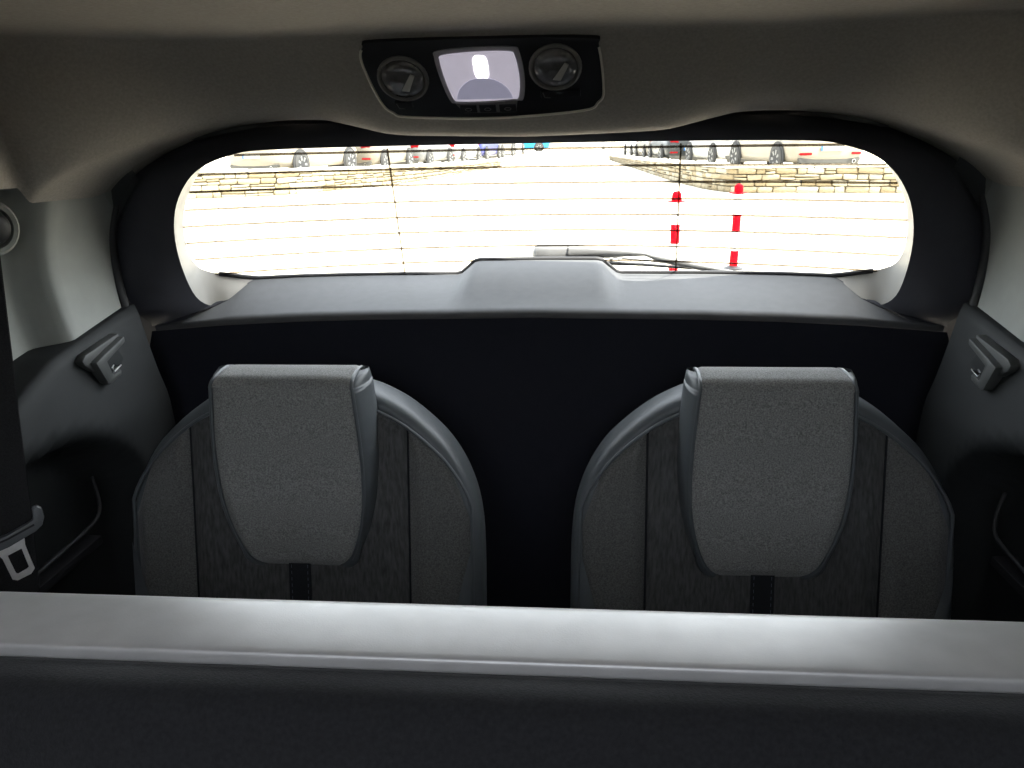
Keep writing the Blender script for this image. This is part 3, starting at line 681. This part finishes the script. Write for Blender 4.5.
bollard(.975, 7.113, 'red and white striped bollard rising behind the wiper arm, nearer of the two')
bollard(1.685, 7.97, 'red and white striped bollard right of the wiper tip, before the stone wall')

# ---- parked cars
M_tyre = mat('tyre_rubber', (0.03, 0.029, 0.027), 0.85, var=0.1); M_rim = mat('alloy_rim', (0.16, 0.16, 0.155), 0.45, metal=0.4, var=0.08)
M_cglass = mat('car_window_glass', (0.03, 0.035, 0.04), 0.08, var=0.05, spec=0.8); M_tail = mat('tail_lamp_red', (0.16, 0.002, 0.004), 0.4, var=0.05, spec=0.1)
M_plate = mat('plate_white', (0.3, 0.3, 0.29), 0.5, var=0.03); M_pblue = mat('plate_blue', (0.006, 0.07, 0.22), 0.5, var=0.03); M_val = mat('bumper_dark', (0.045, 0.043, 0.036), 0.7, var=0.08)
M_chrome = mat('exhaust_chrome', (0.7, 0.7, 0.7), 0.2, metal=1.0, var=0.05); M_arch = mat('arch_liner', (0.02, 0.02, 0.02), 0.9, var=0.1)
def paint(name, c): return mat(name, tuple(v * .42 for v in c), 0.35, var=0.03, scale=3, spec=0.25)
PAINT = dict(beige=paint('paint_beige', (.47, .42, .33)), white=paint('paint_white', (.75, .74, .70)), taupe=paint('paint_taupe', (.30, .27, .21)), dark=paint('paint_anthracite', (.055, .06, .06)), blue=paint('paint_indigo', (.04, .05, .25)), grey=paint('paint_grey', (.22, .22, .21)), cyan=paint('paint_bright_blue', (.03, .42, .85)), silver=paint('paint_silver', (.5, .5, .48)))
def ring_(w, y, z0, z1, z2, top_w):
    # section: sill, side, belt, deck (right to left)
    h = [(w * .80, z0), (w * .96, z0 + .06), (w, z0 + .25), (w * .995, (z0 + z1) / 2 + .1), (w * .95, z1), (top_w, z2)]
    return [(x, y, z) for x, z in h] + [(0, y, z2 + .015)] + [(-x, y, z) for x, z in reversed(h)]
def car_proto():
    t = bpy.data.objects.new('parked_car', None); COL.objects.link(t)
    st = [(.60, -2.17, .36, .72, .80, .5), (.78, -2.13, .27, .80, .92, .62), (.86, -1.95, .23, .88, .96, .70), (.885, -1.3, .21, .92, .98, .72), (.89, 0, .20, .93, .99, .72), (.885, 1.0, .20, .91, .97, .70), (.87, 1.5, .22, .84, .92, .66), (.80, 2.0, .25, .72, .82, .58), (.62, 2.17, .34, .60, .68, .45)]
    rows = [ring_(*[a[i] for i in (0, 1, 2, 3, 4, 5)]) for a in [(s[0], s[1], s[2], s[3], s[4], s[5]) for s in st]]
    vs = [p for r in rows for p in r]; nc = len(rows[0]); fs = []
    for i in range(len(rows) - 1):
        for j in range(nc): k = (j + 1) % nc; fs.append((i * nc + j, i * nc + k, (i + 1) * nc + k, (i + 1) * nc + j))
    fs.append(tuple(range(nc))); fs.append(tuple((len(rows) - 1) * nc + j for j in range(nc)))
    b = mesh('body', vs, fs, None, t, True, 0); b.data.materials.append(PAINT['beige']); md = b.modifiers.new('smooth', 'SUBSURF'); md.levels = 1; md.render_levels = 1
    # greenhouse and roof
    gh = [(-1.98, .66, .97, .62), (-1.55, .70, 1.40, .55), (-.9, .72, 1.46, .58), (.1, .72, 1.44, .58), (1.05, .70, .96, .66)]
    rows = [[(.74, y * 1.0 + (.05 if k == 0 else 0), .93), (tw, y, zt), (-tw, y, zt), (-.74, y, .93)] for k, (y, w, zt, tw) in enumerate(gh)]
    vs = [p for r in rows for p in r]; fs = []
    for i in range(4):
        for j in range(3): fs.append((i * 4 + j, i * 4 + j + 1, (i + 1) * 4 + j + 1, (i + 1) * 4 + j))
    mesh('windows', vs, fs, M_cglass, t, False, 0)
    rf = mesh('roof', [(.57, -1.62, 1.40), (-.57, -1.62, 1.40), (.60, -.9, 1.475), (-.60, -.9, 1.475), (.59, .12, 1.455), (-.59, .12, 1.455)], [(0, 1, 3, 2), (2, 3, 5, 4)], None, t, True, 0); rf.data.materials.append(PAINT['beige'])
    for sx in (-1, 1):
        for y in (-1.3, 1.3):
            lathe('wheel_arch', [(.385, 0), (.385, .02), (0, .021)], (sx * .876, y, .335), (sx, 0, 0), M_arch, t, 24, 0)
            w = lathe('wheel', [(.20, -.02), (.30, -.02), (.322, .0), (.322, .055), (.30, .075), (.225, .078), (.215, .06)], (sx * .86, y, .322), (sx, 0, 0), M_tyre, t, 28, 0)
            r = lathe('rim', [(.222, .070), (.214, .074), (.205, .052), (.06, .05), (.05, .07), (0, .072)], (sx * .86, y, .322), (sx, 0, 0), M_arch, w, 28, 0)
            for k in range(7):
                a = 2 * pi * k / 7; c_, s_ = cos(a), sin(a)
                vs = [(sx * .928, y + c_ * .04 - s_ * .022, .322 + s_ * .04 + c_ * .022), (sx * .928, y + c_ * .04 + s_ * .022, .322 + s_ * .04 - c_ * .022), (sx * .934, y + c_ * .21 + s_ * .034, .322 + s_ * .21 - c_ * .034), (sx * .934, y + c_ * .21 - s_ * .034, .322 + s_ * .21 + c_ * .034)]
                vs += [(p[0] - sx * .02, p[1], p[2]) for p in vs]
                mesh('spoke', vs, [(0, 1, 2, 3), (0, 1, 5, 4), (1, 2, 6, 5), (2, 3, 7, 6), (3, 0, 4, 7)], M_rim, w, False, 0)
        prism('tail_lamp', [(-.16, -.06), (.12, -.04), (.14, .08), (-.12, .08)], (sx * .60, -2.10, .82), (sx, .18, 0), (0, 0, 1), (0, -1, 0), .05, M_tail, t, .01, dz=0)
        prism('reflector', [(-.13, -.02), (.10, -.028), (.14, 0), (.10, .028), (-.13, .03)], (sx * .60, -2.15, .44), (sx, .28, 0), (0, 0, 1), (0, -1, 0), .03, M_tail, t, .006, dz=0)
    prism('rear_valance', [(-.66, 0), (.66, 0), (.74, .18), (-.74, .18)], (0, -2.02, .17), (1, 0, 0), (0, 0, 1), (0, -1, 0), .12, M_val, t, .02, dz=0)
    lathe('exhaust_pipe', [(.035, 0), (.045, .05), (.045, .12), (.034, .12), (.03, .04), (0, .04)], (.55, -2.06, .27), (0, -1, 0), M_chrome, t, 18, 0)
    p = box('number_plate', (-.26, -2.195, .50), (.26, -2.18, .61), M_plate, t, .003, 0)
    box('plate_band', (-.26, -2.198, .502), (-.215, -2.19, .608), M_pblue, p, .001, 0)
    return t
proto = car_proto()
tree = [(o, o.parent) for o in proto.children_recursive]
def place_car(x, y, z, head, colour, label, first=False, grp='parked cars', plain=False):
    """x,y of the body centre; head = heading vector (dx,dy) of the nose"""
    if True:
        root = proto.copy(); COL.objects.link(root); mp = {}
        for o, par in tree:
            c = o.copy(); COL.objects.link(c); mp[o] = c
        for o, par in tree: mp[o].parent = root if par is proto else mp[par]
    for o in mp.values():
        if o.data.name.split('.')[0] in ('body', 'roof'): o.material_slots[0].link = 'OBJECT'; o.material_slots[0].material = PAINT[colour]
    if plain:
        for o, par in tree:
            if o.name.startswith('reflector'): bpy.data.objects.remove(mp[o])
    a = atan2(-head[0], head[1]); root.location = (x, y, z); root.rotation_euler = (0, 0, a)
    tag(root, label, 'car', grp)
def by_wheel(wx, wy, head, side, colour, label, hf, first=False, dz=-.23, plain=False):
    """place so that the rear wheel on the given side (+1 right) stands at wx,wy"""
    l = hypot(*head); hx_, hy_ = head[0] / l, head[1] / l; rx, ry = hy_, -hx_
    x = wx - rx * side * .9 + hx_ * 1.3; y = wy - ry * side * .9 + hy_ * 1.3
    place_car(x, y, hf(wy) + dz, (hx_, hy_), colour, label, first, plain=plain)
by_wheel(-7.06, 20.5, (.226, .974), 1, 'beige', 'beige car with blue-edged plate behind the left stone wall, nearest there', hL, plain=True)
by_wheel(-5.91, 25.0, (.10, .995), 1, 'taupe', 'brown-grey car with exhaust showing, second along the left stone wall', hL)
by_wheel(-5.35, 29.9, (.14, .99), 1, 'grey', 'grey car, third in the row along the left stone wall', hL)
by_wheel(-4.75, 34.8, (.14, .99), 1, 'silver', 'silver car, fourth in the row along the left stone wall', hL)
by_wheel(-4.25, 39.6, (.14, .99), 1, 'blue', 'indigo blue car near the far end of the left row', hL)
by_wheel(-3.9, 44.4, (.14, .99), 1, 'taupe', 'brown-grey car second from the far end of the left row', hL)
by_wheel(-3.6, 49.2, (.14, .99), 1, 'white', 'pale car at the far end of the left row, by the railing', hL)
by_wheel(4.79, 19.3, (-.175, .985), -1, 'beige', 'beige car with red reflector behind the right wall corner, nearest on the right', hR)
by_wheel(4.12, 24.2, (-.12, .99), -1, 'white', 'white car with pale bumper, second along the right stone wall', hR, plain=True)
by_wheel(3.12, 28.9, (-.06, .99), -1, 'dark', 'dark anthracite car, third along the right stone wall', hR)
by_wheel(2.95, 34.0, (-.05, .99), -1, 'taupe', 'brown-grey car, fourth along the right stone wall', hR)
by_wheel(2.75, 38.8, (-.05, .99), -1, 'white', 'white car at the far end of the right row', hR)
place_car(-4.0, 62.5, 0, (1, 0.05), 'cyan', 'bright blue car crossing the far end of the drive')
place_car(-8.6, 63.5, 0, (1, 0.0), 'cyan', 'bright blue car half hidden by the white railing at the far end')

for o in [o for o, _ in tree] + [proto]: bpy.data.objects.remove(o)
# ---- railings and far boundary wall
M_fence = mat('white_railing', (0.22, 0.22, 0.21), 0.6, var=0.03)
def railing(x0, y0, x1, y1, label):
    t = thing('railing', label, 'railing', (x0, y0, 0)); bpy.context.view_layer.update(); L = hypot(x1 - x0, y1 - y0); d = ((x1 - x0) / L, (y1 - y0) / L)
    for z in (.15, 1.05): tube('rail', [(x0, y0, z), (x1, y1, z)], .03, M_fence, t, 6, 0)
    for k in range(int(L / .18) + 1): s = k * .18; tube('bar', [(x0 + d[0] * s, y0 + d[1] * s, 0), (x0 + d[0] * s, y0 + d[1] * s, 1.2)], .018, M_fence, t, 5, 0)
    for s in (0, L): box('post', (x0 + d[0] * s - .07, y0 + d[1] * s - .07, 0), (x0 + d[0] * s + .07, y0 + d[1] * s + .07, 1.45), M_fence, t, .01, 0)
railing(-7.6, 57, -5.4, 56.5, 'white barred railing at the far left end beyond the stone wall')
railing(1.7, 46, 3.6, 47, 'white barred railing at the far right end beyond the stone wall')
M_far = mat('far_render', (0.075, 0.070, 0.062), 0.9, var=0.1, scale=0.5)
fb = thing('boundary_wall', 'long beige rendered wall closing the far end of the drive', 'wall', (0, 78, 0)); bpy.context.view_layer.update()
box('wall_face', (-60, 78, 0), (60, 78.4, 4.5), M_far, fb, .05, 0)
box('plinth', (-60, 77.9, 0), (60, 78.0, .5), M_cope, fb, .02, 0)
